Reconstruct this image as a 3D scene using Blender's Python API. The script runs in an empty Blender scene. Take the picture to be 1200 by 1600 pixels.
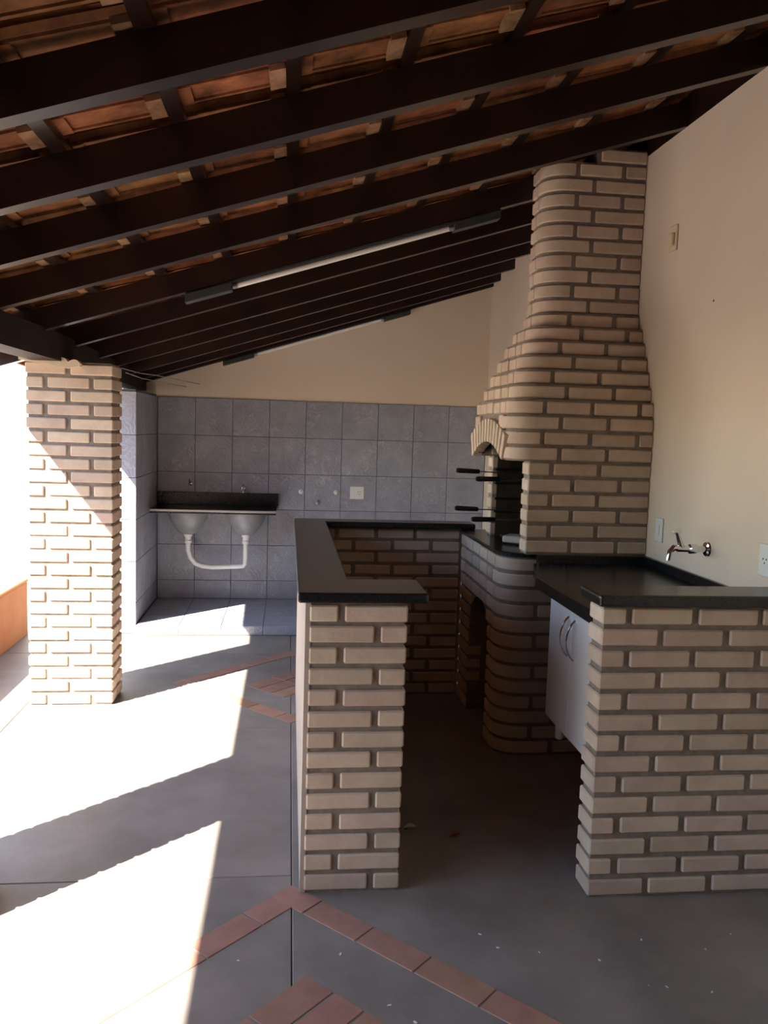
import bpy, bmesh, math, random
from mathutils import Vector, Matrix

random.seed(7)
scn = bpy.context.scene
COL = scn.collection

# ------------------------------------------------------------------ camera
F_PX, VPX, VPY, ROLL, CAM_H = 1300.0, 453.0, 666.0, 0.031, 1.56   # for a 1200x1600 frame
yv = Vector(((VPX - 600) / F_PX, (VPY - 800) / F_PX, 1.0)).normalized()   # world +Y seen from the camera (x right, y down, z forward)
dn = yv.cross(Vector((1, ROLL, 0))).normalized()
if dn.y < 0: dn = -dn
xv = dn.cross(yv)
if xv.x < 0: xv = -xv
upv = -dn
right = Vector((xv[0], yv[0], upv[0])); down = Vector((xv[1], yv[1], upv[1])); fwd = Vector((xv[2], yv[2], upv[2]))
cam_d = bpy.data.cameras.new('camera'); cam = bpy.data.objects.new('camera', cam_d); COL.objects.link(cam)
cam_d.sensor_fit = 'VERTICAL'; cam_d.sensor_height = 32.0; cam_d.sensor_width = 24.0
cam_d.lens = F_PX / 1600.0 * 32.0; cam_d.clip_start = 0.02
m = Matrix((right, -down, -fwd)).transposed().to_4x4(); m.translation = (0, 0, CAM_H)
cam.matrix_world = m
scn.camera = cam

# ------------------------------------------------------------------ sky, sun, exposure
SUN = Vector((1.0, 0.95, -1.345)).normalized()
world = bpy.data.worlds.new('world'); scn.world = world; world.use_nodes = True
wn = world.node_tree; wn.nodes.clear()
sky = wn.nodes.new('ShaderNodeTexSky'); sky.sky_type = 'NISHITA'; sky.sun_disc = False
sky.sun_elevation = math.asin(-SUN.z); sky.sun_rotation = math.atan2(-SUN.x, -SUN.y)
sky.altitude = 300; sky.air_density = 1.0; sky.dust_density = 0.4; sky.ozone_density = 1.0
bg = wn.nodes.new('ShaderNodeBackground'); bg.inputs['Strength'].default_value = 0.37
wo = wn.nodes.new('ShaderNodeOutputWorld')
wn.links.new(sky.outputs[0], bg.inputs[0]); wn.links.new(bg.outputs[0], wo.inputs[0])
sd = bpy.data.lights.new('sun_offscreen', 'SUN'); so = bpy.data.objects.new('sun_offscreen', sd); COL.objects.link(so)
sd.energy = 16.0; sd.angle = math.radians(0.55); sd.color = (1.0, 0.90, 0.76)
so.rotation_euler = SUN.to_track_quat('-Z', 'Y').to_euler(); so.location = (-6, -6, 9)
scn.view_settings.view_transform = 'Standard'; scn.view_settings.look = 'None'
scn.view_settings.gamma = 1.0; scn.view_settings.use_curve_mapping = False
scn.view_settings.exposure = 1.2

# ------------------------------------------------------------------ materials
def mat(name, col, rough=0.8, var=0.0, scale=8.0, col2=None, metal=0.0, bump=0.0, bscale=None, objvar=0.0, spec=0.5, detail=5.0, lo=0.35, hi=0.65, bdist=0.004):
    M = bpy.data.materials.new(name); M.use_nodes = True
    nt = M.node_tree; b = nt.nodes['Principled BSDF']
    b.inputs['Roughness'].default_value = rough; b.inputs['Metallic'].default_value = metal
    b.inputs['Specular IOR Level'].default_value = spec
    tc = nt.nodes.new('ShaderNodeTexCoord'); src = None
    oi = nt.nodes.new('ShaderNodeObjectInfo')
    off = nt.nodes.new('ShaderNodeVectorMath'); off.operation = 'ADD'
    mul = nt.nodes.new('ShaderNodeVectorMath'); mul.operation = 'SCALE'; mul.inputs[0].default_value = (37, 53, 71)
    nt.links.new(oi.outputs['Random'], mul.inputs['Scale']); nt.links.new(tc.outputs['Object'], off.inputs[0]); nt.links.new(mul.outputs[0], off.inputs[1])
    if col2 is not None:
        n = nt.nodes.new('ShaderNodeTexNoise'); n.inputs['Scale'].default_value = scale; n.inputs['Detail'].default_value = detail; n.inputs['Roughness'].default_value = 0.62
        nt.links.new(off.outputs[0], n.inputs['Vector'])
        r = nt.nodes.new('ShaderNodeValToRGB'); r.color_ramp.elements[0].position = lo; r.color_ramp.elements[1].position = hi
        r.color_ramp.elements[0].color = (*col, 1); r.color_ramp.elements[1].color = (*col2, 1)
        nt.links.new(n.outputs['Fac'], r.inputs[0]); src = r.outputs[0]
    if objvar > 0:
        hsv = nt.nodes.new('ShaderNodeHueSaturation')
        mr = nt.nodes.new('ShaderNodeMapRange'); mr.inputs[3].default_value = 1 - objvar; mr.inputs[4].default_value = 1 + objvar
        nt.links.new(oi.outputs['Random'], mr.inputs[0]); nt.links.new(mr.outputs[0], hsv.inputs['Value'])
        w = nt.nodes.new('ShaderNodeTexWhiteNoise'); w.noise_dimensions = '1D'; nt.links.new(oi.outputs['Random'], w.inputs['W'])
        mr2 = nt.nodes.new('ShaderNodeMapRange'); mr2.inputs[3].default_value = 0.5 - 0.012; mr2.inputs[4].default_value = 0.5 + 0.012
        nt.links.new(w.outputs['Value'], mr2.inputs[0]); nt.links.new(mr2.outputs[0], hsv.inputs['Hue'])
        if src: nt.links.new(src, hsv.inputs['Color'])
        else: hsv.inputs['Color'].default_value = (*col, 1)
        src = hsv.outputs[0]
    if src: nt.links.new(src, b.inputs['Base Color'])
    else: b.inputs['Base Color'].default_value = (*col, 1)
    if bump > 0:
        n2 = nt.nodes.new('ShaderNodeTexNoise'); n2.inputs['Scale'].default_value = bscale or scale * 4; n2.inputs['Detail'].default_value = 6
        nt.links.new(off.outputs[0], n2.inputs['Vector'])
        bp = nt.nodes.new('ShaderNodeBump'); bp.inputs['Strength'].default_value = bump; bp.inputs['Distance'].default_value = bdist
        nt.links.new(n2.outputs['Fac'], bp.inputs['Height']); nt.links.new(bp.outputs[0], b.inputs['Normal'])
    return M

M = {}
M['brick'] = mat('sand_brick', (0.57, 0.44, 0.345), 0.88, scale=9, col2=(0.67, 0.54, 0.43), bump=0.35, bscale=60, objvar=0.10, spec=0.25)
M['mortar'] = mat('brick_mortar', (0.23, 0.185, 0.155), 0.95, scale=25, col2=(0.31, 0.26, 0.22), bump=0.5, bscale=90, spec=0.15)
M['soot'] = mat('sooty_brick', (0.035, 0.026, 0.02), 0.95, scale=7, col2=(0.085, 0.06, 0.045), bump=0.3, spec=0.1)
M['granite'] = mat('black_granite', (0.0125, 0.0125, 0.0135), 0.24, scale=150, col2=(0.0145, 0.0145, 0.016), detail=2, spec=0.5)
M['wood'] = mat('dark_varnished_wood', (0.014, 0.0065, 0.0055), 0.32, scale=5, col2=(0.026, 0.011, 0.008), bump=0.12, bscale=30, spec=0.5)
M['wood_matt'] = mat('weathered_beam_wood', (0.016, 0.010, 0.009), 0.75, scale=5, col2=(0.03, 0.018, 0.015), bump=0.2, bscale=30, spec=0.2)
M['clay_pale'] = mat('pale_clay_lip', (0.20, 0.105, 0.06), 0.9, scale=14, col2=(0.40, 0.24, 0.14), bump=0.3, bscale=40, objvar=0.2, spec=0.15)
M['plaster'] = mat('beige_plaster', (0.40, 0.335, 0.29), 0.85, scale=6, col2=(0.48, 0.405, 0.35), bump=0.2, bscale=40, spec=0.2)
M['clay'] = mat('stained_clay_tile', (0.10, 0.042, 0.022), 0.9, scale=9, col2=(0.44, 0.185, 0.085), bump=0.4, bscale=40, objvar=0.28, spec=0.15, lo=0.30, hi=0.68, detail=8)
M['cream'] = mat('cream_paint', (0.75, 0.635, 0.52), 0.78, scale=1.5, col2=(0.79, 0.675, 0.56), bump=0.12, bscale=35, spec=0.25)   # one paint on both walls
M['blocker'] = mat('brown_blocker_paint', (0.24, 0.175, 0.13), 0.85, scale=3, col2=(0.28, 0.21, 0.16))  # dark paint for the two unseen walls added to cut ambient light
M['tile'] = mat('blue_grey_glazed_tile', (0.29, 0.305, 0.37), 0.34, scale=6, col2=(0.37, 0.385, 0.45), objvar=0.04, bump=0.25, bscale=22, spec=0.5, detail=8)
M['grout'] = mat('tile_grout', (0.13, 0.14, 0.19), 0.9)
M['concrete'] = mat('worn_concrete', (0.215, 0.19, 0.17), 0.5, scale=3.0, col2=(0.31, 0.275, 0.245), bump=0.15, bscale=45, objvar=0.03, spec=0.35, detail=9)
M['joint'] = mat('dark_floor_joint', (0.10, 0.09, 0.085), 0.95)
M['terra'] = mat('terracotta_paver', (0.35, 0.185, 0.135), 0.6, scale=10, col2=(0.43, 0.24, 0.18), objvar=0.09, bump=0.2, spec=0.3)
M['white_paint'] = mat('white_wall_paint', (0.82, 0.80, 0.76), 0.8, bump=0.1, bscale=30)
M['orange_paint'] = mat('orange_wall_paint', (0.62, 0.23, 0.075), 0.8, scale=4, col2=(0.68, 0.28, 0.10))
M['cabinet'] = mat('white_laminate', (0.70, 0.70, 0.70), 0.25, spec=0.5)
M['chrome'] = mat('chrome', (0.75, 0.75, 0.76), 0.12, metal=1.0)
M['steel'] = mat('brushed_steel', (0.45, 0.46, 0.48), 0.34, metal=1.0, bump=0.05, bscale=80)
M['iron'] = mat('black_iron', (0.02, 0.018, 0.016), 0.6, metal=0.6)
M['handle_wood'] = mat('black_handle', (0.012, 0.010, 0.012), 0.45)
M['pvc'] = mat('white_pvc', (0.80, 0.80, 0.80), 0.4)
M['plate'] = mat('white_plastic_plate', (0.80, 0.81, 0.79), 0.35)
M['cream_plate'] = mat('ivory_plastic_plate', (0.72, 0.60, 0.42), 0.4)
M['slot'] = mat('dark_slot', (0.03, 0.03, 0.03), 0.7)
M['fixture'] = mat('dark_lamp_channel', (0.035, 0.042, 0.04), 0.5)
M['tube'] = mat('white_lamp_tube', (0.88, 0.87, 0.84), 0.25)
M['ash'] = mat('pale_firebrick', (0.42, 0.36, 0.31), 0.9, scale=20, col2=(0.5, 0.45, 0.4))
M['leaf'] = mat('dry_leaf', (0.30, 0.10, 0.04), 0.8)
M['leaf_g'] = mat('pale_green_leaf', (0.28, 0.33, 0.24), 0.8)
M['fleck'] = mat('pale_paper_fleck', (0.80, 0.78, 0.74), 0.8)
M['wire'] = mat('grey_wire', (0.35, 0.33, 0.30), 0.6)
M['sink_grey'] = mat('grey_marble_basin', (0.22, 0.225, 0.235), 0.4, scale=14, col2=(0.29, 0.295, 0.305))

# tile: scroll relief added over the glaze
def tile_relief():
    nt = M['tile'].node_tree; b = nt.nodes['Principled BSDF']
    tc = nt.nodes.new('ShaderNodeTexCoord')
    oi = nt.nodes.new('ShaderNodeObjectInfo')
    nz = nt.nodes.new('ShaderNodeTexNoise'); nz.inputs['Scale'].default_value = 7; nz.inputs['Detail'].default_value = 2
    nt.links.new(tc.outputs['Object'], nz.inputs['Vector'])
    mx = nt.nodes.new('ShaderNodeVectorMath'); mx.operation = 'SCALE'; mx.inputs['Scale'].default_value = 0.35
    nt.links.new(nz.outputs['Color'], mx.inputs[0])
    ad = nt.nodes.new('ShaderNodeVectorMath'); ad.operation = 'ADD'
    nt.links.new(tc.outputs['Object'], ad.inputs[0]); nt.links.new(mx.outputs[0], ad.inputs[1])
    wv = nt.nodes.new('ShaderNodeTexWave'); wv.wave_type = 'RINGS'; wv.rings_direction = 'SPHERICAL'
    wv.inputs['Scale'].default_value = 9; wv.inputs['Distortion'].default_value = 4.5; wv.inputs['Detail'].default_value = 2.5
    nt.links.new(ad.outputs[0], wv.inputs['Vector'])
    bp = nt.nodes.new('ShaderNodeBump'); bp.inputs['Strength'].default_value = 0.2; bp.inputs['Distance'].default_value = 0.005
    nt.links.new(wv.outputs['Fac'], bp.inputs['Height']); nt.links.new(bp.outputs[0], b.inputs['Normal'])
    # printed scrolls: thin pale contour lines, strongest round one corner of each tile
    w2 = nt.nodes.new('ShaderNodeTexNoise'); w2.inputs['Scale'].default_value = 15; w2.inputs['Detail'].default_value = 0.6; w2.inputs['Distortion'].default_value = 1.1
    offs = nt.nodes.new('ShaderNodeVectorMath'); offs.operation = 'ADD'; sc2 = nt.nodes.new('ShaderNodeVectorMath'); sc2.operation = 'SCALE'; sc2.inputs[0].default_value = (31, 17, 43)
    nt.links.new(oi.outputs['Random'], sc2.inputs['Scale']); nt.links.new(tc.outputs['Object'], offs.inputs[0]); nt.links.new(sc2.outputs[0], offs.inputs[1]); nt.links.new(offs.outputs[0], w2.inputs['Vector'])
    rp = nt.nodes.new('ShaderNodeValToRGB'); e = rp.color_ramp.elements; e[0].position = .46; e[0].color = (0, 0, 0, 1); e[1].position = .50; e[1].color = (1, 1, 1, 1); x = e.new(.54); x.color = (0, 0, 0, 1)
    nt.links.new(w2.outputs['Fac'], rp.inputs[0])
    big = nt.nodes.new('ShaderNodeTexNoise'); big.inputs['Scale'].default_value = 4.5; big.inputs['Detail'].default_value = 0
    nt.links.new(offs.outputs[0], big.inputs['Vector'])
    rb = nt.nodes.new('ShaderNodeValToRGB'); rb.color_ramp.elements[0].position = .45; rb.color_ramp.elements[1].position = .60; nt.links.new(big.outputs['Fac'], rb.inputs[0])
    ml = nt.nodes.new('ShaderNodeMath'); ml.operation = 'MULTIPLY'; nt.links.new(rp.outputs[0], ml.inputs[0]); nt.links.new(rb.outputs[0], ml.inputs[1])
    m3 = nt.nodes.new('ShaderNodeMath'); m3.operation = 'MULTIPLY'; m3.inputs[1].default_value = .45; nt.links.new(ml.outputs[0], m3.inputs[0])
    mix = nt.nodes.new('ShaderNodeMixRGB'); mix.inputs[2].default_value = (.62, .60, .60, 1)
    old = b.inputs['Base Color'].links[0].from_socket
    nt.links.new(m3.outputs[0], mix.inputs[0]); nt.links.new(old, mix.inputs[1]); nt.links.new(mix.outputs[0], b.inputs['Base Color'])
tile_relief()

# ------------------------------------------------------------------ mesh helpers
def link(name, mesh, mt, parent=None, loc=(0, 0, 0), rot=None):
    o = bpy.data.objects.new(name, mesh); COL.objects.link(o)
    if mt is not None and mesh is not None and not mesh.materials: mesh.materials.append(M[mt])
    o.location = loc
    if rot: o.rotation_euler = rot
    if parent is not None: o.parent = parent
    return o
def tag(o, label=None, cat=None, group=None, kind=None):
    if label: o['label'] = label
    if cat: o['category'] = cat
    if group: o['group'] = group
    if kind: o['kind'] = kind
    return o
def thing(name, label, cat, loc=(0, 0, 0), group=None, kind=None):
    o = bpy.data.objects.new(name, None); COL.objects.link(o); o.location = loc; o.empty_display_size = 0.1
    return tag(o, label, cat, group, kind)
def tomesh(bm, name, smooth=False):
    me = bpy.data.meshes.new(name); bmesh.ops.recalc_face_normals(bm, faces=bm.faces[:]); bm.to_mesh(me); bm.free()
    if smooth:
        for p in me.polygons: p.use_smooth = True
        me.set_sharp_from_angle(angle=math.radians(38))
    return me
def add_box(bm, a, b, bev=0.0, seg=1):
    lo = Vector([min(a[i], b[i]) for i in range(3)]); hi = Vector([max(a[i], b[i]) for i in range(3)])
    r = bmesh.ops.create_cube(bm, size=1.0)
    for v in r['verts']:
        v.co = Vector([(lo[i] + hi[i]) / 2 + v.co[i] * (hi[i] - lo[i]) for i in range(3)])
    if bev > 0:
        es = list({e for v in r['verts'] for e in v.link_edges})
        bmesh.ops.bevel(bm, geom=es, offset=bev, segments=seg, affect='EDGES', profile=0.5)
def add_prism(bm, pts, z0, z1, bev=0.0, seg=1, axis='z'):
    """extrude a polygon; axis z: pts are (x,y); axis x: pts are (y,z) from x=z0 to z1"""
    f3 = (lambda p, h: (p[0], p[1], h)) if axis == 'z' else ((lambda p, h: (h, p[0], p[1])) if axis == 'x' else (lambda p, h: (p[0], h, p[1])))
    lo = [bm.verts.new(f3(p, z0)) for p in pts]; hi = [bm.verts.new(f3(p, z1)) for p in pts]
    n = len(pts); fs = [bm.faces.new(lo[::-1]), bm.faces.new(hi)]
    for i in range(n): fs.append(bm.faces.new((lo[i], lo[(i + 1) % n], hi[(i + 1) % n], hi[i])))
    if bev > 0:
        bmesh.ops.recalc_face_normals(bm, faces=fs)
        es = [e for e in {e for f in fs for e in f.edges} if e.calc_face_angle(0) > 0.6]
        bmesh.ops.bevel(bm, geom=es, offset=bev, segments=seg, affect='EDGES', profile=0.5)
def add_tube(bm, pts, r, n=10, cap=True):
    pts = [Vector(p) for p in pts]; rings = []
    rad = r if isinstance(r, (list, tuple)) else [r] * len(pts)
    up = None
    for i, p in enumerate(pts):
        t = (pts[min(i + 1, len(pts) - 1)] - pts[max(i - 1, 0)]).normalized()
        if up is None: up = t.orthogonal().normalized()
        up = (up - t * up.dot(t)).normalized(); s = t.cross(up)
        rings.append([bm.verts.new(p + (up * math.cos(a) + s * math.sin(a)) * rad[i]) for a in [2 * math.pi * k / n for k in range(n)]])
    for a, b in zip(rings, rings[1:]):
        for k in range(n): bm.faces.new((a[k], a[(k + 1) % n], b[(k + 1) % n], b[k]))
    if cap: bm.faces.new(rings[0][::-1]); bm.faces.new(rings[-1])
def add_lathe(bm, prof, c, axis='z', n=20, sx=1.0, sy=1.0):
    rings = []
    for r, h in prof:
        ring = []
        for k in range(n):
            a = 2 * math.pi * k / n; u, v = r * math.cos(a) * sx, r * math.sin(a) * sy
            p = (u, v, h) if axis == 'z' else ((h, u, v) if axis == 'x' else (u, h, v))
            ring.append(bm.verts.new((c[0] + p[0], c[1] + p[1], c[2] + p[2])))
        rings.append(ring)
    for a, b in zip(rings, rings[1:]):
        for k in range(n): bm.faces.new((a[k], a[(k + 1) % n], b[(k + 1) % n], b[k]))
    bm.faces.new(rings[0][::-1]); bm.faces.new(rings[-1])
def part_box(name, a, b, mt, parent=None, bev=0.0, seg=1):
    bm = bmesh.new(); add_box(bm, a, b, bev, seg); return link(name, tomesh(bm, name), mt, parent)
def part_tube(name, pts, r, mt, parent=None, n=10):
    bm = bmesh.new(); add_tube(bm, pts, r, n); return link(name, tomesh(bm, name, True), mt, parent)
_cache = {}
def unit_brick(dx, dy, dz, mt, bev):
    k = (round(dx, 3), round(dy, 3), round(dz, 3), mt, bev)
    if k not in _cache:
        bm = bmesh.new(); add_box(bm, (-dx / 2, -dy / 2, -dz / 2), (dx / 2, dy / 2, dz / 2), bev)
        me = tomesh(bm, 'brick'); me.materials.append(M[mt]); _cache[k] = me
    return _cache[k]
def brick(a, b, parent, mt='brick', bev=0.005, jit=0.0016, name='brick'):
    c = [(a[i] + b[i]) / 2 for i in range(3)]
    c = [c[i] + random.uniform(-jit, jit) for i in range(3)]
    o = link(name, unit_brick(abs(b[0] - a[0]), abs(b[1] - a[1]), abs(b[2] - a[2]), mt, bev), None, parent, c,
             (random.uniform(-.003, .003), random.uniform(-.005, .005), random.uniform(-.004, .004)) if jit else None)
    return o
L_BR, J_V, P_R, H_BR = 0.207, 0.022, 0.072, 0.054
def fill(a, b, first, L=L_BR, j=J_V, mn=0.035):
    segs = []; s = a; e = min(a + first, b)
    while s < b - mn:
        if b - e < mn + j: e = b
        segs.append((s, e)); s = e + j; e = min(s + L, b)
    return segs
def wall_x(parent, x0, x1, yf, depth, z0, rows, firsts, pitch=P_R):
    for r in range(rows):
        z = z0 + r * pitch + (pitch - H_BR) * 0.5
        for s, e in fill(x0, x1, firsts[r % len(firsts)]): brick((s, yf, z), (e, yf + depth, z + H_BR), parent)
def wall_y(parent, y0, y1, xf, depth, z0, rows, firsts, pitch=P_R, skip=None):
    for r in range(rows):
        z = z0 + r * pitch + (pitch - H_BR) * 0.5
        for s, e in fill(y0, y1, firsts[r % len(firsts)]):
            if skip:
                for s2, e2 in skip(s, e, z): brick((xf, s2, z), (xf + depth, e2, z + H_BR), parent)
            else: brick((xf, s, z), (xf + depth, e, z + H_BR), parent)

XR, YB = 1.70, 7.15
SL, ZB, RH = 0.316, 2.378, 0.110          # roof slope, rafter-underside height at x=0, rafter height
roofz = lambda x: ZB + SL * x
sag = lambda y: max(0.0, y - 3.9) * 0.0369        # the roof drops a little towards the gable wall
WALL_TOP = roofz(XR)

# ------------------------------------------------------------------ floor and ground
floor = part_box('floor', (-9, -4, -0.20), (XR + .2, 9, -0.008), 'joint'); tag(floor, 'grey concrete slab floor with terracotta diamonds', kind='structure')
GX, GY, GS = 0.036, 2.78, 1.44
xs = [GX + GS * k for k in range(-6, 3)]; ys = [GY + GS * k for k in range(-5, 5)]
for i in range(len(xs) - 1):
    for jn in range(len(ys) - 1):
        x0, x1, y0, y1 = xs[i] + .0018, xs[i + 1] - .0018, ys[jn] + .0018, ys[jn + 1] - .0018
        x1 = min(x1, XR + .2); y1 = min(y1, 8.9)
        if x0 >= x1 or x0 > 1: continue
        if x0 > 0:
            if jn: continue
            x1, y1 = XR + .2, 8.9
        part_box('slab', (x0, y0, -0.03), (x1, y1, 0.0), 'concrete', floor, 0.002)
def paver(cx, cy, l, w, ang):
    o = link('terracotta_tile', unit_brick(l, w, 0.012, 'terra', 0.0015), None, floor, (cx, cy, -0.0035 + random.uniform(0, .0006)), (0, 0, ang)); return o
def diamond(cx, cy, h, skip=()):
    w = 0.095; L = 0.222
    for q in range(4):
        a0 = q * math.pi / 2
        p = Vector((math.cos(a0), math.sin(a0))) * h; r = Vector((math.cos(a0 + math.pi / 2), math.sin(a0 + math.pi / 2))) * h
        d = (r - p); ln = d.length; d.normalize(); nrm = Vector((-d.y, d.x))
        ang = math.atan2(d.y, d.x); s = 0.0
        while s < ln - 0.06:
            e = min(s + L, ln); c = p + d * ((s + e) / 2) + nrm * (w / 2)
            paver(cx + c.x, cy + c.y, e - s - .006, w, ang); s = e
    k = 0.102
    for ii in (-1, 0, 1):                       # the small lozenge in the middle
        for jj in (-.5, .5):
            u, v = ii * 0.112, jj * 0.224
            ca = math.cos(math.pi / 4)
            paver(cx + (u + v) * ca, cy + (v - u) * ca - .02, 0.105, 0.216, -math.pi / 4)
diamond(0.036, 1.985, 0.73); diamond(0.036, 5.0, 0.715)

# ------------------------------------------------------------------ walls
wall_right = part_box('wall_right', (XR, -3.0, -0.01), (XR + .16, YB + .15, WALL_TOP), 'cream'); tag(wall_right, 'smooth cream painted wall beside the brick barbecue', kind='structure')
part_box('drill_hole', (XR - .0015, 3.275, 2.116), (XR + .004, 3.283, 2.124), 'slot', wall_right)
bm = bmesh.new()
add_prism(bm, [(-1.35, -0.01), (XR, -0.01), (XR, roofz(XR) + RH - .12), (-1.35, roofz(-1.35) + RH - .12)], YB, YB + .15, axis='y')
wall_back = link('wall_back', tomesh(bm, 'wall_back'), 'cream'); tag(wall_back, 'cream gable wall with blue tiled lower part', kind='structure')
part_box('tile_bed', (-1.10, YB - .008, 0.07), (XR, YB, 1.775), 'grout', wall_back)
tx = [-1.093] + [-.786 + .3075 * k for k in range(9)]; tx[-1] = XR - .004
tz = [0.072, .231, .538, .847, 1.153, 1.463, 1.775]
G = 0.0022
for i in range(len(tx) - 1):
    for k in range(len(tz) - 1):
        brick((tx[i] + G, YB - .014, tz[k] + G), (tx[i + 1] - G, YB - .004, tz[k + 1] - G), wall_back, 'tile', 0.0012, 0.0, 'tile')
wall_left = part_box('wall_left', (-1.34, 6.20, -0.01), (-1.108, YB, 1.79), 'grout'); tag(wall_left, 'short blue tiled side wall carrying the end of the beam', kind='structure')
for k in range(len(tz) - 1):
    for s, e in ((6.205, 6.52), (6.52, 6.835), (6.835, YB - .015)):
        brick((-1.110, s + G, tz[k] + G), (-1.100, e - G, tz[k + 1] - G), wall_left, 'tile', 0.0012, 0.0, 'tile')
    brick((-1.335, 6.192, tz[k] + G), (-1.102, 6.203, tz[k + 1] - G), wall_left, 'tile', 0.0012, 0.0, 'tile')
brick((-1.335, 6.192, 0.004), (-1.102, 6.203, 0.07), wall_left, 'tile', 0.0012, 0.0, 'tile')
platform = part_box('floor_platform', (-1.108, 6.15, -0.005), (XR, YB - .008, 0.066), 'grout'); tag(platform, 'low blue tiled platform under the washbasin', kind='structure')
for i in range(len(tx) - 1):
    brick((tx[i] + G, 6.142, 0.004), (tx[i + 1] - G, 6.153, 0.068), platform, 'tile', 0.0012, 0.0, 'tile')
    for s, e in ((6.144, 6.45), (6.45, 6.76), (6.76, YB - .016)):
        brick((tx[i] + G, s + G, 0.062), (tx[i + 1] - G, e - G, 0.072), platform, 'tile', 0.0012, 0.0, 'tile')
rear = part_box('blocker_wall_rear', (-9, -1.16, -0.01), (XR + .16, -1.0, 2.9), 'blocker'); tag(rear, 'brown house wall added unseen behind the camera to cut light', kind='structure')  # made-up wall out of view, added to darken light from behind
side = part_box('blocker_wall_side', (-1.40, -1.0, -0.01), (-1.24, 0.9, 1.855), 'blocker'); tag(side, 'brown house wall added unseen beside the camera to cut light', kind='structure')  # invented wall out of view, blocks light coming from behind left
low = thing('wall_low', 'low orange painted garden wall beyond the brick column', None, kind='structure')
part_box('base', (-2.02, 3.6, 0), (-1.86, 6.17, 0.385), 'orange_paint', low, 0.004); part_box('coping', (-2.03, 3.58, 0.385), (-1.855, 6.18, 0.41), 'orange_paint', low, 0.006)
bw = part_box('wall_boundary', (-9.0, 8.6, -0.01), (-1.35, 8.78, 2.7), 'white_paint'); tag(bw, 'white sunlit boundary wall far behind the column', kind='structure')

# ------------------------------------------------------------------ roof
roof = thing('roof', 'sloping clay tile roof on dark wooden rafters', None, kind='structure')
def slope_box(name, x0, x1, y0, y1, b0, b1, mt, parent):
    """a timber that follows the roof slope, lying between two y stations (or more, when it runs along y)"""
    st = [y0, y1] if not (y0 < 3.9 < y1) else [y0, 3.9, y1]
    bm = bmesh.new(); rings = []
    for y in st:
        g = sag(y) if len(st) > 2 else sag(y0)
        rings.append([bm.verts.new((x, y, roofz(x) + b - g)) for x, b in ((x0, b0), (x1, b0), (x1, b1), (x0, b1))])
    for a, b in zip(rings, rings[1:]):
        for k in range(4): bm.faces.new((a[k], a[(k + 1) % 4], b[(k + 1) % 4], b[k]))
    bm.faces.new(rings[0][::-1]); bm.faces.new(rings[-1])
    bmesh.ops.bevel(bm, geom=[e for e in bm.edges if e.calc_face_angle(0) > .5], offset=.003, segments=1, affect='EDGES')
    return link(name, tomesh(bm, name), mt, parent)
RY = [-.75, -.22, .30, .84, 1.37, 1.90, 2.45, 2.995, 3.61, 4.256, 4.84, 5.415, 5.905, 6.42, 6.85, 7.092]
for y in RY: slope_box('rafter', -1.62, XR + .12, y, y + .056, 0, RH, 'wood', roof)
bm = bmesh.new(); rg = []
for y, d in ((-1.0, 0), (4.6, 0), (YB, -.045)): rg.append([bm.verts.new((x, y, z + d)) for x, z in ((-1.34, 1.861), (-1.19, 1.861), (-1.19, 2.0), (-1.34, 2.0))])
for a, b in zip(rg, rg[1:]):
    for k in range(4): bm.faces.new((a[k], a[(k + 1) % 4], b[(k + 1) % 4], b[k]))
bm.faces.new(rg[0][::-1]); bm.faces.new(rg[-1]); link('plate_beam', tomesh(bm, 'plate_beam'), 'wood_matt', roof)
bm = bmesh.new(); rg = []
for y in (-1.0, 3.9, YB + .05): rg.append([bm.verts.new((x, y, z - sag(y))) for x, z in ((-1.70, 1.952), (-1.675, 1.952), (-1.675, 2.045), (-1.70, 2.037))])
for a, b in zip(rg, rg[1:]):
    for k in range(4): bm.faces.new((a[k], a[(k + 1) % 4], b[(k + 1) % 4], b[k]))
bm.faces.new(rg[0][::-1]); bm.faces.new(rg[-1]); link('fascia', tomesh(bm, 'fascia'), 'clay', roof)
slope_box('wall_plate', XR + .001, XR + .10, -1.0, YB, .001, RH + .03, 'wood', roof)
XB = [-1.271 + .316 * k for k in range(12)]
for xb in [-1.60] + XB:
    if xb > XR + .1: continue
    slope_box('batten', xb - .019, xb + .019, -1.0, YB, RH, RH + .02, 'wood', roof)
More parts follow.
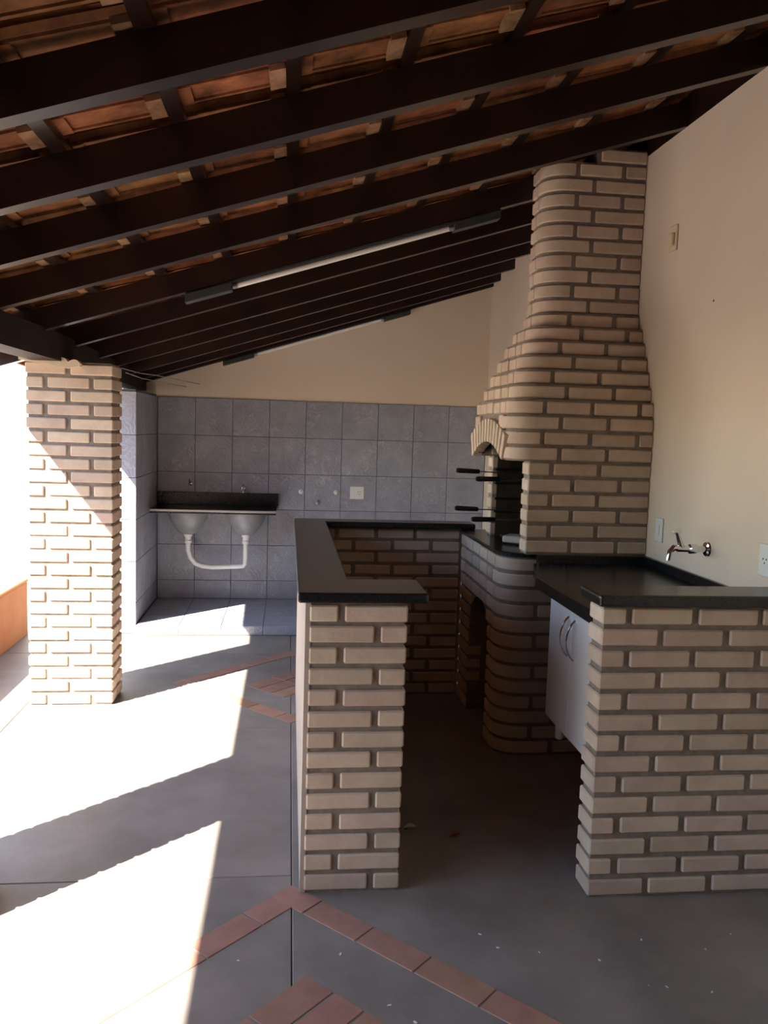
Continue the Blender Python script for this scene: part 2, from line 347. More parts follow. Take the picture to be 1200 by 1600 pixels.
def tile_mesh():
    bm = bmesh.new(); Lt, th = 0.455, 0.011
    prof = [(-.004, .016), (.008, .002), (.02, 0), (.118, 0), (.134, .006), (.146, .022), (.160, .037), (.178, .043), (.196, .037), (.208, .024), (.214, .012)]
    n = len(prof); nor = []
    for i in range(n):
        a = Vector(prof[max(0, i - 1)]); b = Vector(prof[min(n - 1, i + 1)]); t = (b - a).normalized(); nor.append(Vector((-t.y, t.x)))
    rows = []
    for x in (0.0, -Lt):
        rows.append([bm.verts.new((x, p[0], p[1])) for p in prof] + [bm.verts.new((x, p[0] + q.x * th, p[1] + q.y * th)) for p, q in zip(prof, nor)])
    a, b = rows
    for i in range(n - 1):
        bm.faces.new((a[i], a[i + 1], b[i + 1], b[i])); bm.faces.new((a[n + i], b[n + i], b[n + i + 1], a[n + i + 1]))
    for r in rows:
        for i in range(n - 1): bm.faces.new((r[i], r[n + i], r[n + i + 1], r[i + 1]))
    bm.faces.new((a[0], b[0], b[n], a[n])); bm.faces.new((a[n - 1], a[2 * n - 1], b[2 * n - 1], b[n - 1]))
    nf = len(bm.faces); add_box(bm, (-.090, .006, -.014), (-.047, .132, .002)); bm.faces.ensure_lookup_table()
    for f in bm.faces[nf:]: f.material_index = 1
    add_box(bm, (-.335, .014, -.008), (-.300, .128, .002))
    add_box(bm, (-.31, .012, -.006), (-.07, .024, .002)); add_box(bm, (-.31, .116, -.006), (-.07, .128, .002))
    return tomesh(bm, 'roof_tile')
tm = tile_mesh(); tm.materials.append(M['clay']); tm.materials.append(M['clay_pale'])
ALPHA = math.atan(SL); rot_tile = Matrix.Rotation(-(ALPHA - 0.036), 4, 'Y')
rest = bmesh.new(); YT0, WT = -1.0, 0.205
ncol = int((YB + .05 - YT0) / WT) + 1; cnt = 0
for r, xb in enumerate(XB):
    for cidx in range(ncol):
        y = YT0 + cidx * WT; loc = (xb + .02, y, roofz(xb + .02) + RH + .022 - sag(y))
        # the shaft passes through here: no tile inside it
        mw = Matrix.Translation(loc) @ rot_tile
        if 1.2 <= y <= 7.0 and r < 10 and cnt < 300:
            o = link('roof_tile', tm, None, roof, loc, rot_tile.to_euler()); cnt += 1
            o.location.z += random.uniform(-.0012, .0012); o.rotation_euler.z += random.uniform(-.006, .006)
        else:
            t2 = tm.copy(); t2.transform(mw); rest.from_mesh(t2); bpy.data.meshes.remove(t2)
me = bpy.data.meshes.new('tiling'); rest.to_mesh(me); rest.free()
me.materials.append(M['clay']); me.materials.append(M['clay_pale']); tag(link('roof_tiling', me, None, roof), kind='stuff')

# ------------------------------------------------------------------ brick columns
def column(y0, label):
    t = thing('brick_column', label, 'column', (-1.16, y0 + .125, 0), 'brick columns carrying the roof beam')
    x0, x1 = -1.385, -0.940
    def P(name_o): return name_o
    rows = 26; pit = 1.86 / 26
    objs = [part_box('mortar_core', (x0 + .010, y0 + .010, 0), (x1 - .010, y0 + .240, 1.8605), 'mortar', None)]
    before = set(COL.objects)
    for r in range(rows):
        z = r * pit + .008; h = pit - .016
        segs = fill(x0, x1, 0.205) if r % 2 else [(x0, x0 + .088), (x0 + .110, x0 + .325), (x0 + .347, x1)]
        for s, e in segs:
            brick((s, y0, z), (e, y0 + .114, z + h), None)
            brick((s, y0 + .136, z), (e, y0 + .25, z + h), None)
    objs += [o for o in COL.objects if o not in before]
    pk = [(-1.405, 1.862), (-1.405, 1.90)]
    for q in range(5):
        for a in (0, 1, 2, 3): pk.append((-1.405 + .062 * (q + a / 4), 1.893 - .0085 * q + .014 * math.sin(math.pi * a / 4)))
    pk += [(-1.095, 1.852), (-1.10, 1.838), (-1.17, 1.826), (-1.30, 1.848)]
    bm = bmesh.new(); add_prism(bm, pk, y0 - .045, y0 + .03, axis='y'); objs.append(link('clay_packing', tomesh(bm, 'packing'), 'brick', None))
    for o in objs: o.parent = t; o.matrix_parent_inverse = Matrix.Translation(t.location).inverted()
    return t
column(4.60, 'sand coloured brick column standing on the sunlit patio edge')
column(2.53, 'sand coloured brick column whose shadow crosses the floor before the bar')

# ------------------------------------------------------------------ bar: brick wall, plaster side and granite top
bar = thing('bar_wall', 'L shaped brick bar wall with a plastered outer side', 'bar wall')
ROWS = 14; PB = 0.9945 / 14
bm = bmesh.new()
add_box(bm, (.080, 2.668, 0), (.387, 2.848, .994)); add_box(bm, (.080, 2.80, 0), (.178, 4.835, .994)); add_box(bm, (.10, 4.763, 0), (1.02, 4.835, .994))
link('mortar_core', tomesh(bm, 'core'), 'mortar', bar)
for r in range(ROWS):
    z = r * PB + (PB - H_BR) / 2; h = H_BR
    segs = [(.076, .288), (.310, .397)] if r % 2 == 0 else [(.076, .168), (.190, .397)]
    for s, e in segs:
        brick((s, 2.658, z), (e, 2.755, z + h), bar); brick((s, 2.768, z), (e, 2.858, z + h), bar)
    for s, e in fill(2.875, 4.735, .11 if r % 2 else .207): brick((.12, s, z), (.188, e, z + h), bar)
    for s, e in fill(.20, 1.0, .07 if r % 2 else .165): brick((s, 4.753, z), (e, 4.82, z + h), bar)
part_box('plaster_side', (.062, 2.664, 0), (.0795, 4.84, .994), 'plaster', bar)
top = thing('granite_bar_top', 'L shaped black granite top on the brick bar', 'bar top')
outl = [(.036, 2.638), (.462, 2.638), (.462, 2.90), (.215, 2.90), (.215, 4.69), (1.08, 4.69), (1.08, 4.845), (.036, 4.845)]
bm = bmesh.new(); add_prism(bm, outl, .9955, 1.030, .009, 3)
link('slab', tomesh(bm, 'slab'), 'granite', top)

# ------------------------------------------------------------------ right counter
rc = thing('counter_wall', 'low brick end wall of the sink counter', 'counter wall')
RCX = 1.028
part_box('mortar_core', (RCX + .010, 2.585, 0), (XR, 2.685, 1.007), 'mortar', rc)
wall_x(rc, RCX, XR - .002, 2.575, .12, 0, 14, [.195, .082], pitch=1.008 / 14)
ledge = thing('granite_ledge', 'black granite ledge on the brick end wall of the sink counter', 'granite ledge')
lo = [(1.006, 2.548), (XR - .001, 2.548), (XR - .001, 2.735), (1.006, 2.735)]
bm = bmesh.new(); add_prism(bm, lo, 1.0085, 1.048, .010, 3); link('slab', tomesh(bm, 'slab'), 'granite', ledge)
st = thing('granite_sink_top', 'black granite sink worktop with upstand against the cream wall', 'worktop')
bm = bmesh.new()
x0, x1, y0, y1 = 1.055, XR - .001, 2.697, 3.755; hx0, hx1, hy0, hy1 = 1.17, 1.49, 2.78, 3.18
add_prism(bm, [(x0, y0), (hx0, y0), (hx0, y1), (1.15, y1), (x0, 3.40)], .925, .955)
for a, b in (((hx1, y0), (x1, y1)), ((hx0, y0), (hx1, hy0)), ((hx0, hy1), (hx1, y1))):
    add_box(bm, (a[0], a[1], .925), (b[0], b[1], .955))
link('slab', tomesh(bm, 'slab'), 'granite', st)
bm = bmesh.new(); add_prism(bm, [(x0 - .003, y0), (x0 + .03, y0), (x0 + .03, 3.39), (1.18, y1), (1.147, y1), (x0 - .003, 3.40)], .905, .957, .004, 1); link('edge_strip', tomesh(bm, 'edge_strip'), 'granite', st)
part_box('upstand', (1.16, y1 - .022, .9555), (x1 - .02, y1, .998), 'granite', st, .003)
part_box('upstand', (x1 - .020, 2.74, .9555), (x1, y1, .998), 'granite', st, .003)
sk = thing('kitchen_sink', 'rectangular steel sink let into the granite worktop', 'sink')
bm = bmesh.new()
t = .004
for a, b in (((hx0 + .001, hy0 + .001, .80), (hx1 - .001, hy1 - .001, .80 + t)), ((hx0 + .001, hy0 + .001, .80), (hx0 + t, hy1 - .001, .957)), ((hx1 - t, hy0 + .001, .80), (hx1 - .001, hy1 - .001, .957)),
             ((hx0 + .001, hy0 + .001, .80), (hx1 - .001, hy0 + t, .957)), ((hx0 + .001, hy1 - t, .80), (hx1 - .001, hy1 - .001, .957))): add_box(bm, a, b)
link('bowl', tomesh(bm, 'bowl'), 'steel', sk)
bm = bmesh.new(); add_lathe(bm, [(.038, .804), (.038, .808), (.025, .808), (.022, .806)], ((hx0 + hx1) / 2, (hy0 + hy1) / 2, 0)); link('drain', tomesh(bm, 'drain', True), 'chrome', sk)

cab = thing('base_cabinet', 'white two door cabinet hung under the granite sink worktop', 'cabinet', (1.075, 2.95, .33))
def under(t, before):
    for o in [o for o in COL.objects if o not in before and o.parent is None and o is not t]:
        o.parent = t; o.matrix_parent_inverse = Matrix.Translation(t.location).inverted()
bf = set(COL.objects)
CX, CY0, CY1, CZ0, CZ1 = 1.082, 2.70, 3.225, .415, .905
bm = bmesh.new(); add_box(bm, (CX, CY0, CZ0), (1.52, CY1, CZ0 + .016)); add_box(bm, (CX, CY0, CZ0), (1.52, CY0 + .016, CZ1)); add_box(bm, (CX, CY1 - .016, CZ0), (1.52, CY1, CZ1)); add_box(bm, (1.51, CY0, CZ0), (1.52, CY1, CZ1)); add_box(bm, (CX, CY0, .76), (CX + .016, CY1, .785))
link('carcass', tomesh(bm, 'carcass'), 'cabinet')
ym = (CY0 + CY1) / 2
under(cab, bf)
for a, b, hy in ((CY0 + .002, ym - .0015, ym - .035), (ym + .0015, CY1 - .002, ym + .035)):
    d = part_box('door', (CX - .017, a, CZ0 + .002), (CX - .001, b, CZ1 - .003), 'cabinet', None, .0015)
    d.parent = cab; d.matrix_parent_inverse = Matrix.Translation(cab.location).inverted()
    hz = .80; pts = [(CX - .016 - .030 * math.sin(math.pi * k / 12) ** .7, hy, hz - .075 + .15 * k / 12) for k in range(13)]
    h = part_tube('handle', pts, .0052, 'chrome', None, 8); h.parent = d; h.matrix_parent_inverse = d.matrix_parent_inverse.copy(); h.matrix_parent_inverse = Matrix.Identity(4)
bf = set(COL.objects)
for ly in (CY0 + .05, CY1 - .05):
    for lx in (CX + .03, 1.46):
        bm = bmesh.new(); add_lathe(bm, [(.013, CZ0 - .085), (.016, CZ0 - .08), (.016, CZ0 - .012), (.024, CZ0 - .010), (.024, CZ0)], (lx, ly, 0), n=14); link('leg', tomesh(bm, 'leg', True), 'pvc')
under(cab, bf)

# ------------------------------------------------------------------ barbecue
bq = thing('brick_barbecue', 'tall rounded brick barbecue with tapering hood and chimney', 'barbecue')
def corner_brick(xl, yf, r, ll, lf, z0, z1, d=.075):
    bm = bmesh.new(); c = (xl + r, yf + r); N = 8
    out = [(xl, yf + r + ll)] + [(c[0] - r * math.cos(k * math.pi / 2 / N), c[1] - r * math.sin(k * math.pi / 2 / N)) for k in range(N + 1)] + [(xl + r + lf, yf)]
    ri = max(r - d, .012)
    inn = [(xl + r + lf, yf + d)] + [(c[0] - ri * math.cos(k * math.pi / 2 / N), c[1] - ri * math.sin(k * math.pi / 2 / N)) for k in range(N, -1, -1)] + [(xl + d, yf + r + ll)]
    add_prism(bm, out + inn, z0, z1)
    bmesh.ops.recalc_face_normals(bm, faces=bm.faces[:])
    es = [e for e in bm.edges if e.calc_face_angle(0) > .7]
    bmesh.ops.bevel(bm, geom=es, offset=.004, segments=1, affect='EDGES')
    me = tomesh(bm, 'brick', True); return link('brick', me, 'brick', bq)
def rounded(xl, yf, r, xr, yb, ins=0.0):
    x, y = xl + ins, yf + ins; r = max(r - ins, .01); N = 8
    return [(x + r - r * math.cos(k * math.pi / 2 / N), y + r - r * math.sin(k * math.pi / 2 / N)) for k in range(N + 1)] + [(xr, y), (xr, yb - ins), (x, yb - ins)]
XE = XR - .002
# base with wood store
BX, BYF, BYB, RB = 1.012, 3.815, 4.745, .12
bm = bmesh.new()
add_prism(bm, rounded(BX, BYF, RB, XE, 4.05 + .0, .010), 0, .972)
add_box(bm, (BX + .010, 4.50, 0), (XE, BYB, .972)); add_box(bm, (1.50, 4.04, 0), (XE, 4.51, .972))
arch = [(4.03, .972), (4.03, .50)] + [(4.275 - .225 * math.cos(k * math.pi / 10), .50 + .185 * math.sin(k * math.pi / 10)) for k in range(11)] + [(4.52, .50), (4.52, .972)]
add_prism(bm, arch, BX + .010, BX + .12, axis='x'); add_box(bm, (BX + .1, 4.03, .70), (1.55, 4.52, .972))
link('mortar_core', tomesh(bm, 'core'), 'mortar', bq)
def open_arch(z):
    zt = z + H_BR
    if z < .50: return (4.05, 4.50)
    q = (z + .01 - .50) / .185
    if q >= 1: return None
    w = .225 * math.sqrt(1 - q * q); return (4.275 - w, 4.275 + w)
rows_b = 13; pb = .972 / 13.0
for r in range(rows_b):
    z = r * pb + (pb - .057) / 2; z1 = z + .057; lf = .045 if r % 2 else .15; ll = .05 if r % 2 else .0
    corner_brick(BX, BYF, RB, ll, lf, z, z1)
    for s, e in fill(BX + RB + lf + J_V, XE, .207): brick((s, BYF, z), (e, BYF + .09, z1), bq)
    op = open_arch(z)
    for s, e in fill(BYF + RB + ll + .014, BYB, .10 if r % 2 else .15, L=.16, j=.014):
        pcs = [(s, e)]
        if op:
            pcs = [(s, min(e, op[0])), (max(s, op[1]), e)]
        for a, b in pcs:
            if b - a > .03: brick((BX, a, z), (BX + .085, b, z1), bq)
# hearth slab
bm = bmesh.new(); add_prism(bm, rounded(BX - .012, BYF - .012, RB + .01, 1.60, BYB - .01), .9735, .995, .004, 1); link('hearth_slab', tomesh(bm, 'hearth'), 'granite', bq)
# firebox body z .995 .. 1.43
KX, KYF, KYB, ZH = 1.105, 3.765, 4.565, 1.432
bm = bmesh.new()
add_box(bm, (KX + .009, KYF + .009, .995), (XE, 3.872, ZH)); add_box(bm, (KX + .009, 4.472, .995), (XE, KYB - .009, ZH)); add_box(bm, (1.60, 3.80, .995), (XE, 4.55, ZH))
link('mortar_core', tomesh(bm, 'core'), 'mortar', bq)
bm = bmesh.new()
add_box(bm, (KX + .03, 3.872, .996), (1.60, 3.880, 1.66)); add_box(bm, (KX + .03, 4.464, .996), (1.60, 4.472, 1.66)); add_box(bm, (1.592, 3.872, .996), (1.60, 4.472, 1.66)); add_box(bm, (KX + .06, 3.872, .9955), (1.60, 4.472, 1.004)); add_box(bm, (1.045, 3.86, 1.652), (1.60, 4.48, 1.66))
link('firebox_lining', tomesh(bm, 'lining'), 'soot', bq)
rows_k = 6; pk = (ZH - .995) / rows_k
for r in range(rows_k):
    z = .995 + r * pk + (pk - .056) / 2; z1 = z + .056
    for s, e in fill(KX, XE, .10 if r % 2 else .205): brick((s, KYF, z), (e, KYF + .105, z1), bq)
    for s, e in fill(KX, XE, .207 if r % 2 else .105): brick((s, KYB - .098, z), (e, KYB, z1), bq)
# hood and shaft courses
def prof(z):
    if z < 1.66: k = 0.0
    elif z > 2.14: k = 1.0
    else: k = (z - 1.66) / .48
    k = k * (1 - .12 * math.sin(math.pi * k))
    return 1.008 + k * .192, 3.762 + k * .255, 4.525 - k * .277        # left plane, front plane, far plane
RC = .115; PH = .0718
core = bmesh.new(); z = ZH; r = 0
while z < 2.90:
    xl, yf, yb = prof(z + .5 * PH)
    bz0, bz1 = z + (PH - .056) / 2, z + (PH + .056) / 2
    xe = XE; top_ok = roofz(xl) + RH > bz1 + .005
    if z < 1.64:      # hollow part behind the arch
        add_prism(core, rounded(xl, yf, RC, XE, 3.872, .010), z, z + PH + .001)
        add_box(core, (xl + .05, 4.472, z), (XE, yb - .010, z + PH + .001)); add_box(core, (1.60, 3.86, z), (XE, 4.48, z + PH + .001))
    elif top_ok: add_prism(core, rounded(xl, yf, RC, XE, yb, .010), z, z + PH + .001)
    else: add_box(core, (1.45, yf + .010, z), (XE, yb - .01, min(z + PH, roofz(1.45) + RH)))
    lf = .03 if r % 2 else .115; ll = .0 if r % 2 else .03
    if top_ok:
        corner_brick(xl, yf, RC, ll, lf, bz0, bz1)
        for s, e in fill(xl + RC + lf + J_V, XE, .207): brick((s, yf, bz0), (e, yf + .09, bz1), bq)
        if z >= 1.64:
            for s, e in fill(yf + RC + ll + .012, yb, .10 if r % 2 else .13, L=.125, j=.014): brick((xl, s, bz0), (xl + .08, e, bz1), bq)
        for s, e in fill(xl + .09, XE, .207 if r % 2 else .12): brick((s, yb - .075, bz0), (e, yb, bz1), bq)
    elif roofz(1.45) + RH > bz1:
        for s, e in fill(1.47, XE, .10 if r % 2 else .207): brick((s, yf, bz0), (e, yf + .09, bz1), bq)
    z += PH; r += 1
link('mortar_core', tomesh(core, 'core'), 'mortar', bq)
# arched face of the hood
AY0, AY1, AC = 3.865, 4.515, 4.185
def arch_lo(y):
    q = (y - AC) / .325; return 1.425 + .088 * max(0, math.cos(min(1, abs(q)) * math.pi / 2)) ** 0.9
na = 12
lowc = [(AY0 + (AY1 - AY0) * k / 24, arch_lo(AY0 + (AY1 - AY0) * k / 24) + .004) for k in range(25)]
bm = bmesh.new(); add_prism(bm, lowc + [(AY1, 1.652), (AY0, 1.652)], 1.026, 1.052, axis='x'); link('arch_backing', tomesh(bm, 'arch_backing'), 'mortar', bq)
for k in range(na):
    y0 = AY0 + (AY1 - AY0) * k / na + .008; y1 = AY0 + (AY1 - AY0) * (k + 1) / na - .008; yc = (y0 + y1) / 2
    fan = (yc - AC) * .16; h = .118
    pts = [(y0, arch_lo(y0)), (y1, arch_lo(y1)), (y1 + fan, arch_lo(y1) + h), (y0 + fan, arch_lo(y0) + h)]
    bm = bmesh.new(); add_prism(bm, pts, 0.998, 1.05, .003, axis='x'); link('arch_brick', tomesh(bm, 'arch_brick'), 'brick', bq)
for a, b in ((3.90, 3.985), (4.40, 4.50)): brick((1.008, a, 1.578), (1.05, b, 1.645), bq)
# skewer rests: iron pins on the jambs
for yy in (3.884, 4.460):
    for zz in (1.13, 1.20, 1.285, 1.36): part_box('rest_pin', (1.125, yy - .006, zz - .006), (1.56, yy + .006, zz + .006), 'iron', bq)

def skewer(label, y, z, xh, tilt, yaw):
    t = thing('skewer', label, 'skewer', (xh, y, z), 'skewers laid across the barbecue mouth')
    dx = Vector((math.cos(yaw), math.sin(yaw), tilt)).normalized(); p = Vector((0, 0, 0))
    bm = bmesh.new(); add_tube(bm, [p, p + dx * .006, p + dx * .014, p + dx * .115, p + dx * .125, p + dx * .128], [.009, .0125, .0138, .0125, .0115, .007], 12); link('handle', tomesh(bm, 'handle', True), 'handle_wood', t)
    bm = bmesh.new(); add_tube(bm, [p + dx * .122, p + dx * .16, p + dx * .56, p + dx * .60], [.0032, .0032, .003, .0008], 8); link('rod', tomesh(bm, 'rod', True), 'steel', t)
skewer('upper skewer with black handle on the blue tile side of the barbecue mouth', 4.36, 1.354, .885, -.03, .02)
skewer('upper skewer with black handle next to the brick jamb below the hood corner', 4.15, 1.323, .945, .01, .03)
skewer('lower skewer with black handle on the blue tile side of the barbecue mouth', 4.36, 1.152, .885, -.03, .02)
skewer('lowest skewer with black handle just over the granite hearth', 4.19, 1.112, .94, .0, .03)
fb = thing('fire_brick', 'pale broken fire brick lying in the hearth', 'fire brick', (1.19, 4.12, 1.0045))
bm = bmesh.new(); add_prism(bm, [(-.09, -.05), (.07, -.075), (.10, -.03), (.02, .05), (-.08, .06)], 0, .035, .006); o = link('stone', tomesh(bm, 'stone'), 'ash', fb); o.rotation_euler = (0, 0, -.5)

# ------------------------------------------------------------------ washbasin at the back
wb = thing('washbasin', 'granite double washbasin on the blue tiled wall', 'washbasin')
part_box('slab', (-1.092, 6.72, .842), (-.098, YB - .016, .878), 'granite', wb, .004, 2)
part_box('front_trim', (-1.092, 6.708, .858), (-.098, 6.7195, .877), 'steel', wb, .002)
part_box('backsplash', (-1.092, YB - .036, .8785), (-.085, YB - .0145, .986), 'granite', wb, .003)
for bx in (-.815, -.345):
    bm = bmesh.new(); add_lathe(bm, [(.045, .655), (.075, .668), (.125, .735), (.162, .81), (.170, .8415)], (bx, 6.93, 0), n=28, sy=.98); link('basin', tomesh(bm, 'basin', True), 'sink_grey', wb)
pth = [(-.815, 6.93, .655), (-.815, 6.93, .60), (-.815, 6.93, .52), (-.795, 6.93, .455), (-.755, 6.93, .41), (-.70, 6.93, .388), (-.62, 6.93, .38), (-.42, 6.93, .388), (-.365, 6.93, .392), (-.347, 6.93, .41), (-.345, 6.93, .46), (-.345, 6.93, .58), (-.345, 6.93, .655)]
dp = part_tube('drain_pipe', pth, .021, 'pvc', wb, 12)
for bx in (-.815, -.345):
    bm = bmesh.new(); add_lathe(bm, [(.021, .575), (.031, .58), (.031, .60), (.026, .605), (.026, .63), (.036, .638), (.036, .654)], (bx, 6.93, 0), n=16); link('coupling', tomesh(bm, 'coupling', True), 'pvc', dp)

def wall_tap(name, label, x, y, z, d, s, grp=None):
    """a tap standing out of a wall; d = unit direction out of the wall"""
    t = thing(name, label, 'tap', (x, y, z), grp); d = Vector(d)
    bm = bmesh.new(); add_tube(bm, [d * 0, d * .006 * s, d * .010 * s], [.030 * s, .027 * s, .014 * s], 16); link('flange', tomesh(bm, 'flange', True), 'chrome', t)
    bm = bmesh.new()
    add_tube(bm, [d * .008 * s, d * .04 * s, d * .045 * s, d * .07 * s, d * .075 * s, d * .12 * s], [.012 * s, .012 * s, .019 * s, .019 * s, .012 * s, .012 * s], 14)
    link('body', tomesh(bm, 'body', True), 'chrome', t)
    e = d * .12 * s; bm = bmesh.new()
    add_tube(bm, [e - d * .012 * s, e + d * .012 * s + Vector((0, 0, .004 * s)), e + d * .026 * s + Vector((0, 0, -.012 * s)), e + d * .031 * s + Vector((0, 0, -.045 * s))], [.012 * s, .012 * s, .011 * s, .009 * s], 12)
    link('spout', tomesh(bm, 'spout', True), 'chrome', t)
    q = d * .10 * s; stem = q + Vector((0, 0, .066 * s)) + d * .024 * s
    bm = bmesh.new(); add_tube(bm, [q, q.lerp(stem, .5), stem], [.012 * s, .0095 * s, .008 * s], 12); hs = link('stem', tomesh(bm, 'stem', True), 'chrome', t)
    side = Vector((-d.y, d.x, 0)); a = (d * .8 + side * .6).normalized()
    bm = bmesh.new(); add_tube(bm, [stem - a * .030 * s, stem - a * .022 * s, stem, stem + a * .022 * s, stem + a * .030 * s], [.005 * s, .008 * s, .007 * s, .008 * s, .005 * s], 10); link('handle', tomesh(bm, 'handle', True), 'chrome', t)
    return t
wall_tap('wall_tap', 'chrome tap on the cream wall over the granite worktop', XR - .0005, 3.19, 1.114, (-1, 0, 0), 1.08)
wall_tap('wall_tap', 'small chrome tap on blue tiles above the shaded basin next to the side wall', -.823, YB - .0145, 1.055, (0, -1, 0), .62)
wall_tap('wall_tap', 'small chrome tap on blue tiles above the basin farther from the side wall', -.379, YB - .0145, 1.02, (0, -1, 0), .62)
for x, z, lab, mt in ((.104, 1.006, 'white round pipe plug in blue tiles beside the washbasin', 'pvc'), (.405, 1.007, 'white round pipe plug in blue tiles beside the square socket', 'pvc'), (.253, .916, 'grey pipe stub in blue tiles over the bar corner', 'steel')):
    t = thing('pipe_plug', lab, 'pipe plug', (x, YB - .0145, z), 'pipe plugs in the tiled wall')
    bm = bmesh.new(); add_tube(bm, [(0, 0, 0), (0, -.004, 0), (0, -.006, 0)], [.022, .021, .014], 16); link('collar', tomesh(bm, 'collar', True), mt, t)
    bm = bmesh.new(); add_tube(bm, [(0, -.004, 0), (0, -.016, 0), (0, -.018, 0)], [.0115, .0115, .009], 12); link('cap', tomesh(bm, 'cap', True), mt, t)

# ------------------------------------------------------------------ plates on the walls
def plate_y(label, x0, x1, z0, z1):
    t = thing('wall_socket', label, 'socket', ((x0 + x1) / 2, YB - .0145, (z0 + z1) / 2)); w, h = (x1 - x0) / 2, (z1 - z0) / 2
    part_box('plate', (-w, -.008, -h), (w, 0, h), 'plate', t, .003)
    for dx, dz in ((.018 - .009, .008), (.018 + .009, .008), (.018, -.012)):
        bm = bmesh.new(); add_tube(bm, [(dx, -.0084, dz), (dx, -.006, dz)], .0035, 10); link('pin_hole', tomesh(bm, 'pin'), 'slot', t)
plate_y('white square socket plate on the blue tiled wall', .526, .646, .952, 1.062)
def plate_x(name, label, cat, y, z, w, h, mt):
    t = thing(name, label, cat, (XR - .0005, y, z)); part_box('plate', (-.008, -w / 2, -h / 2), (0, w / 2, h / 2), mt, t, .003); return t
t = plate_x('light_switch', 'ivory light switch high on the cream wall', 'switch', 3.675, 2.452, .075, .115, 'cream_plate')
part_box('rocker', (-.022, -.022, -.035), (-.0085, .022, .020), 'cream_plate', t, .003)
t = plate_x('light_switch', 'white switch plate on cream wall between tap and chimney bricks', 'switch', 3.632, 1.138, .072, .112, 'plate')
part_box('rocker', (-.012, -.014, -.022), (-.0085, .014, .022), 'plate', t, .002)
t = plate_x('wall_socket', 'white socket plate on cream wall over the granite ledge', 'socket', 2.765, 1.136, .078, .118, 'plate')
for dy, dz in ((-.010, .004), (.010, .004), (0, -.010)):
    bm = bmesh.new(); add_tube(bm, [(-.0086, dy, dz), (-.006, dy, dz)], .0035, 10); link('pin_hole', tomesh(bm, 'pin'), 'slot', t)

# ------------------------------------------------------------------ tube lamps under the rafters
def tube_lamp(label, y, xa, xb, drop, fx0, fx1):
    t = thing('tube_lamp', label, 'lamp', (0, y, 0), 'tube lamps under the rafters')
    f = lambda x, d: roofz(x) - d - sag(y - .028)
    def sb(name, x0, x1, w, d0, d1, mt):
        bm = bmesh.new(); add_prism(bm, [(x0, f(x0, d1)), (x1, f(x1, d1)), (x1, f(x1, d0)), (x0, f(x0, d0))], -w / 2, w / 2, .002, axis='y'); return link(name, tomesh(bm, name), mt, t)
    sb('channel', fx0, fx1, .045, .0005, .014, 'fixture')
    sb('end_box', fx0, xa - .006, .075, .010, drop + .022, 'fixture'); sb('end_box', xb + .006, fx1, .075, .010, drop + .022, 'fixture')
    bm = bmesh.new(); add_tube(bm, [(xa, 0, f(xa, drop)), (xb, 0, f(xb, drop))], .013, 14); link('tube', tomesh(bm, 'tube', True), 'tube', t)
    for x, s in ((xa, 1), (xb, -1)):
        bm = bmesh.new(); add_tube(bm, [(x - s * .006, 0, f(x, drop)), (x + s * .02, 0, f(x + s * .02, drop))], .0142, 14); link('end_cap', tomesh(bm, 'cap', True), 'steel', t)
tube_lamp('bare white tube lamp under the rafter before the chimney shaft', 4.285, -.291, .80, .030, -.524, 1.041)
tube_lamp('bare white tube lamp next to the cream gable wall', 7.098, -.30, .765, .022, -.56, .99)
wr = thing('electric_wire', 'thin grey wires running loose from beam to gable wall', 'wire', (0, 0, 0))
for k, (a, b, c) in enumerate((((-1.09, 5.6, 1.90), (-.98, 6.3, 1.90), (-.75, 7.1, 1.885)), ((-1.09, 5.75, 1.88), (-1.0, 6.5, 1.865), (-.86, 7.12, 1.86)))):
    part_tube('strand', [Vector(a), Vector(a).lerp(Vector(b), .5) + Vector((0, 0, -.008)), Vector(b), Vector(b).lerp(Vector(c), .5), Vector(c)], .0028, 'wire', wr, 6)

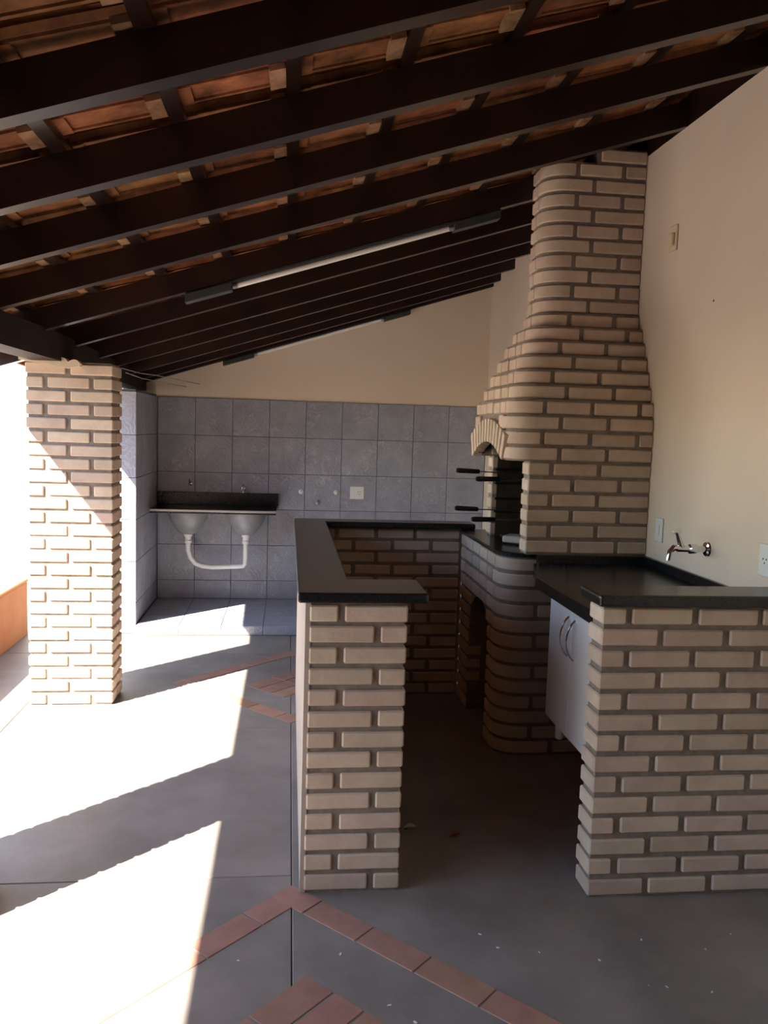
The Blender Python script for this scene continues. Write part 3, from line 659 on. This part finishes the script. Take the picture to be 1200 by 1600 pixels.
# ------------------------------------------------------------------ litter on the floor
def leaf(label, x, y, l, mt, a):
    t = thing('fallen_leaf', label, 'leaf', (x, y, .001)); bm = bmesh.new(); N = 7
    up, dw = [], []
    for k in range(N):
        u = k / (N - 1); w = .32 * l * math.sin(math.pi * min(.98, max(.02, u))) ** .8; zc = .010 * math.sin(u * 3) + .001
        up.append((l * (u - .5), w, zc + .006)); dw.append((l * (u - .5), -w, zc + .004))
    mid = [(l * (k / (N - 1) - .5), 0, .010 * math.sin(k / (N - 1) * 3) + .0005) for k in range(N)]
    V = [[bm.verts.new(p) for p in row] for row in (up, mid, dw)]; V2 = [[bm.verts.new((p[0], p[1], p[2] + .0012)) for p in row] for row in (up, mid, dw)]
    for q in (0, 1):
        for k in range(N - 1):
            bm.faces.new((V[q][k], V[q][k + 1], V[q + 1][k + 1], V[q + 1][k])); bm.faces.new((V2[q][k], V2[q + 1][k], V2[q + 1][k + 1], V2[q][k + 1]))
    o = link('blade', tomesh(bm, 'blade', True), mt, t); o.rotation_euler = (0, 0, a)
leaf('curled brown dry leaf on the dark floor inside the bar', .665, 3.03, .045, 'leaf', .4)
leaf('pale greenish leaf scrap on the dark floor inside the bar', .50, 3.09, .05, 'leaf_g', .1)
sp = [(.62, 2.40), (.66, 2.33), (.30, 2.10), (.36, 2.03), (.52, 1.99), (.78, 2.30), (.95, 2.25), (1.12, 2.34), (1.05, 2.13), (1.10, 2.12), (1.22, 2.09), (1.30, 2.28), (1.42, 2.35), (1.02, 1.93), (1.17, 1.86), (1.36, 2.02), (-.05, 2.55), (-.12, 2.32), (.18, 2.33)]
bm = bmesh.new(); add_prism(bm, [(-.006, -.003), (.004, -.004), (.007, .001), (0, .004), (-.005, .003)], 0, .0015); fm = tomesh(bm, 'fleck'); fm.materials.append(M['fleck'])
for x, y in sp:
    o = link('paper_fleck', fm, None, None, (x, y, .0003), (0, 0, random.uniform(0, 6))); s = random.uniform(.4, 1.1); o.scale = (s, s * random.uniform(.6, 1), 1)
    tag(o, 'tiny pale fleck of litter on the grey floor', 'litter', 'flecks scattered on the floor')
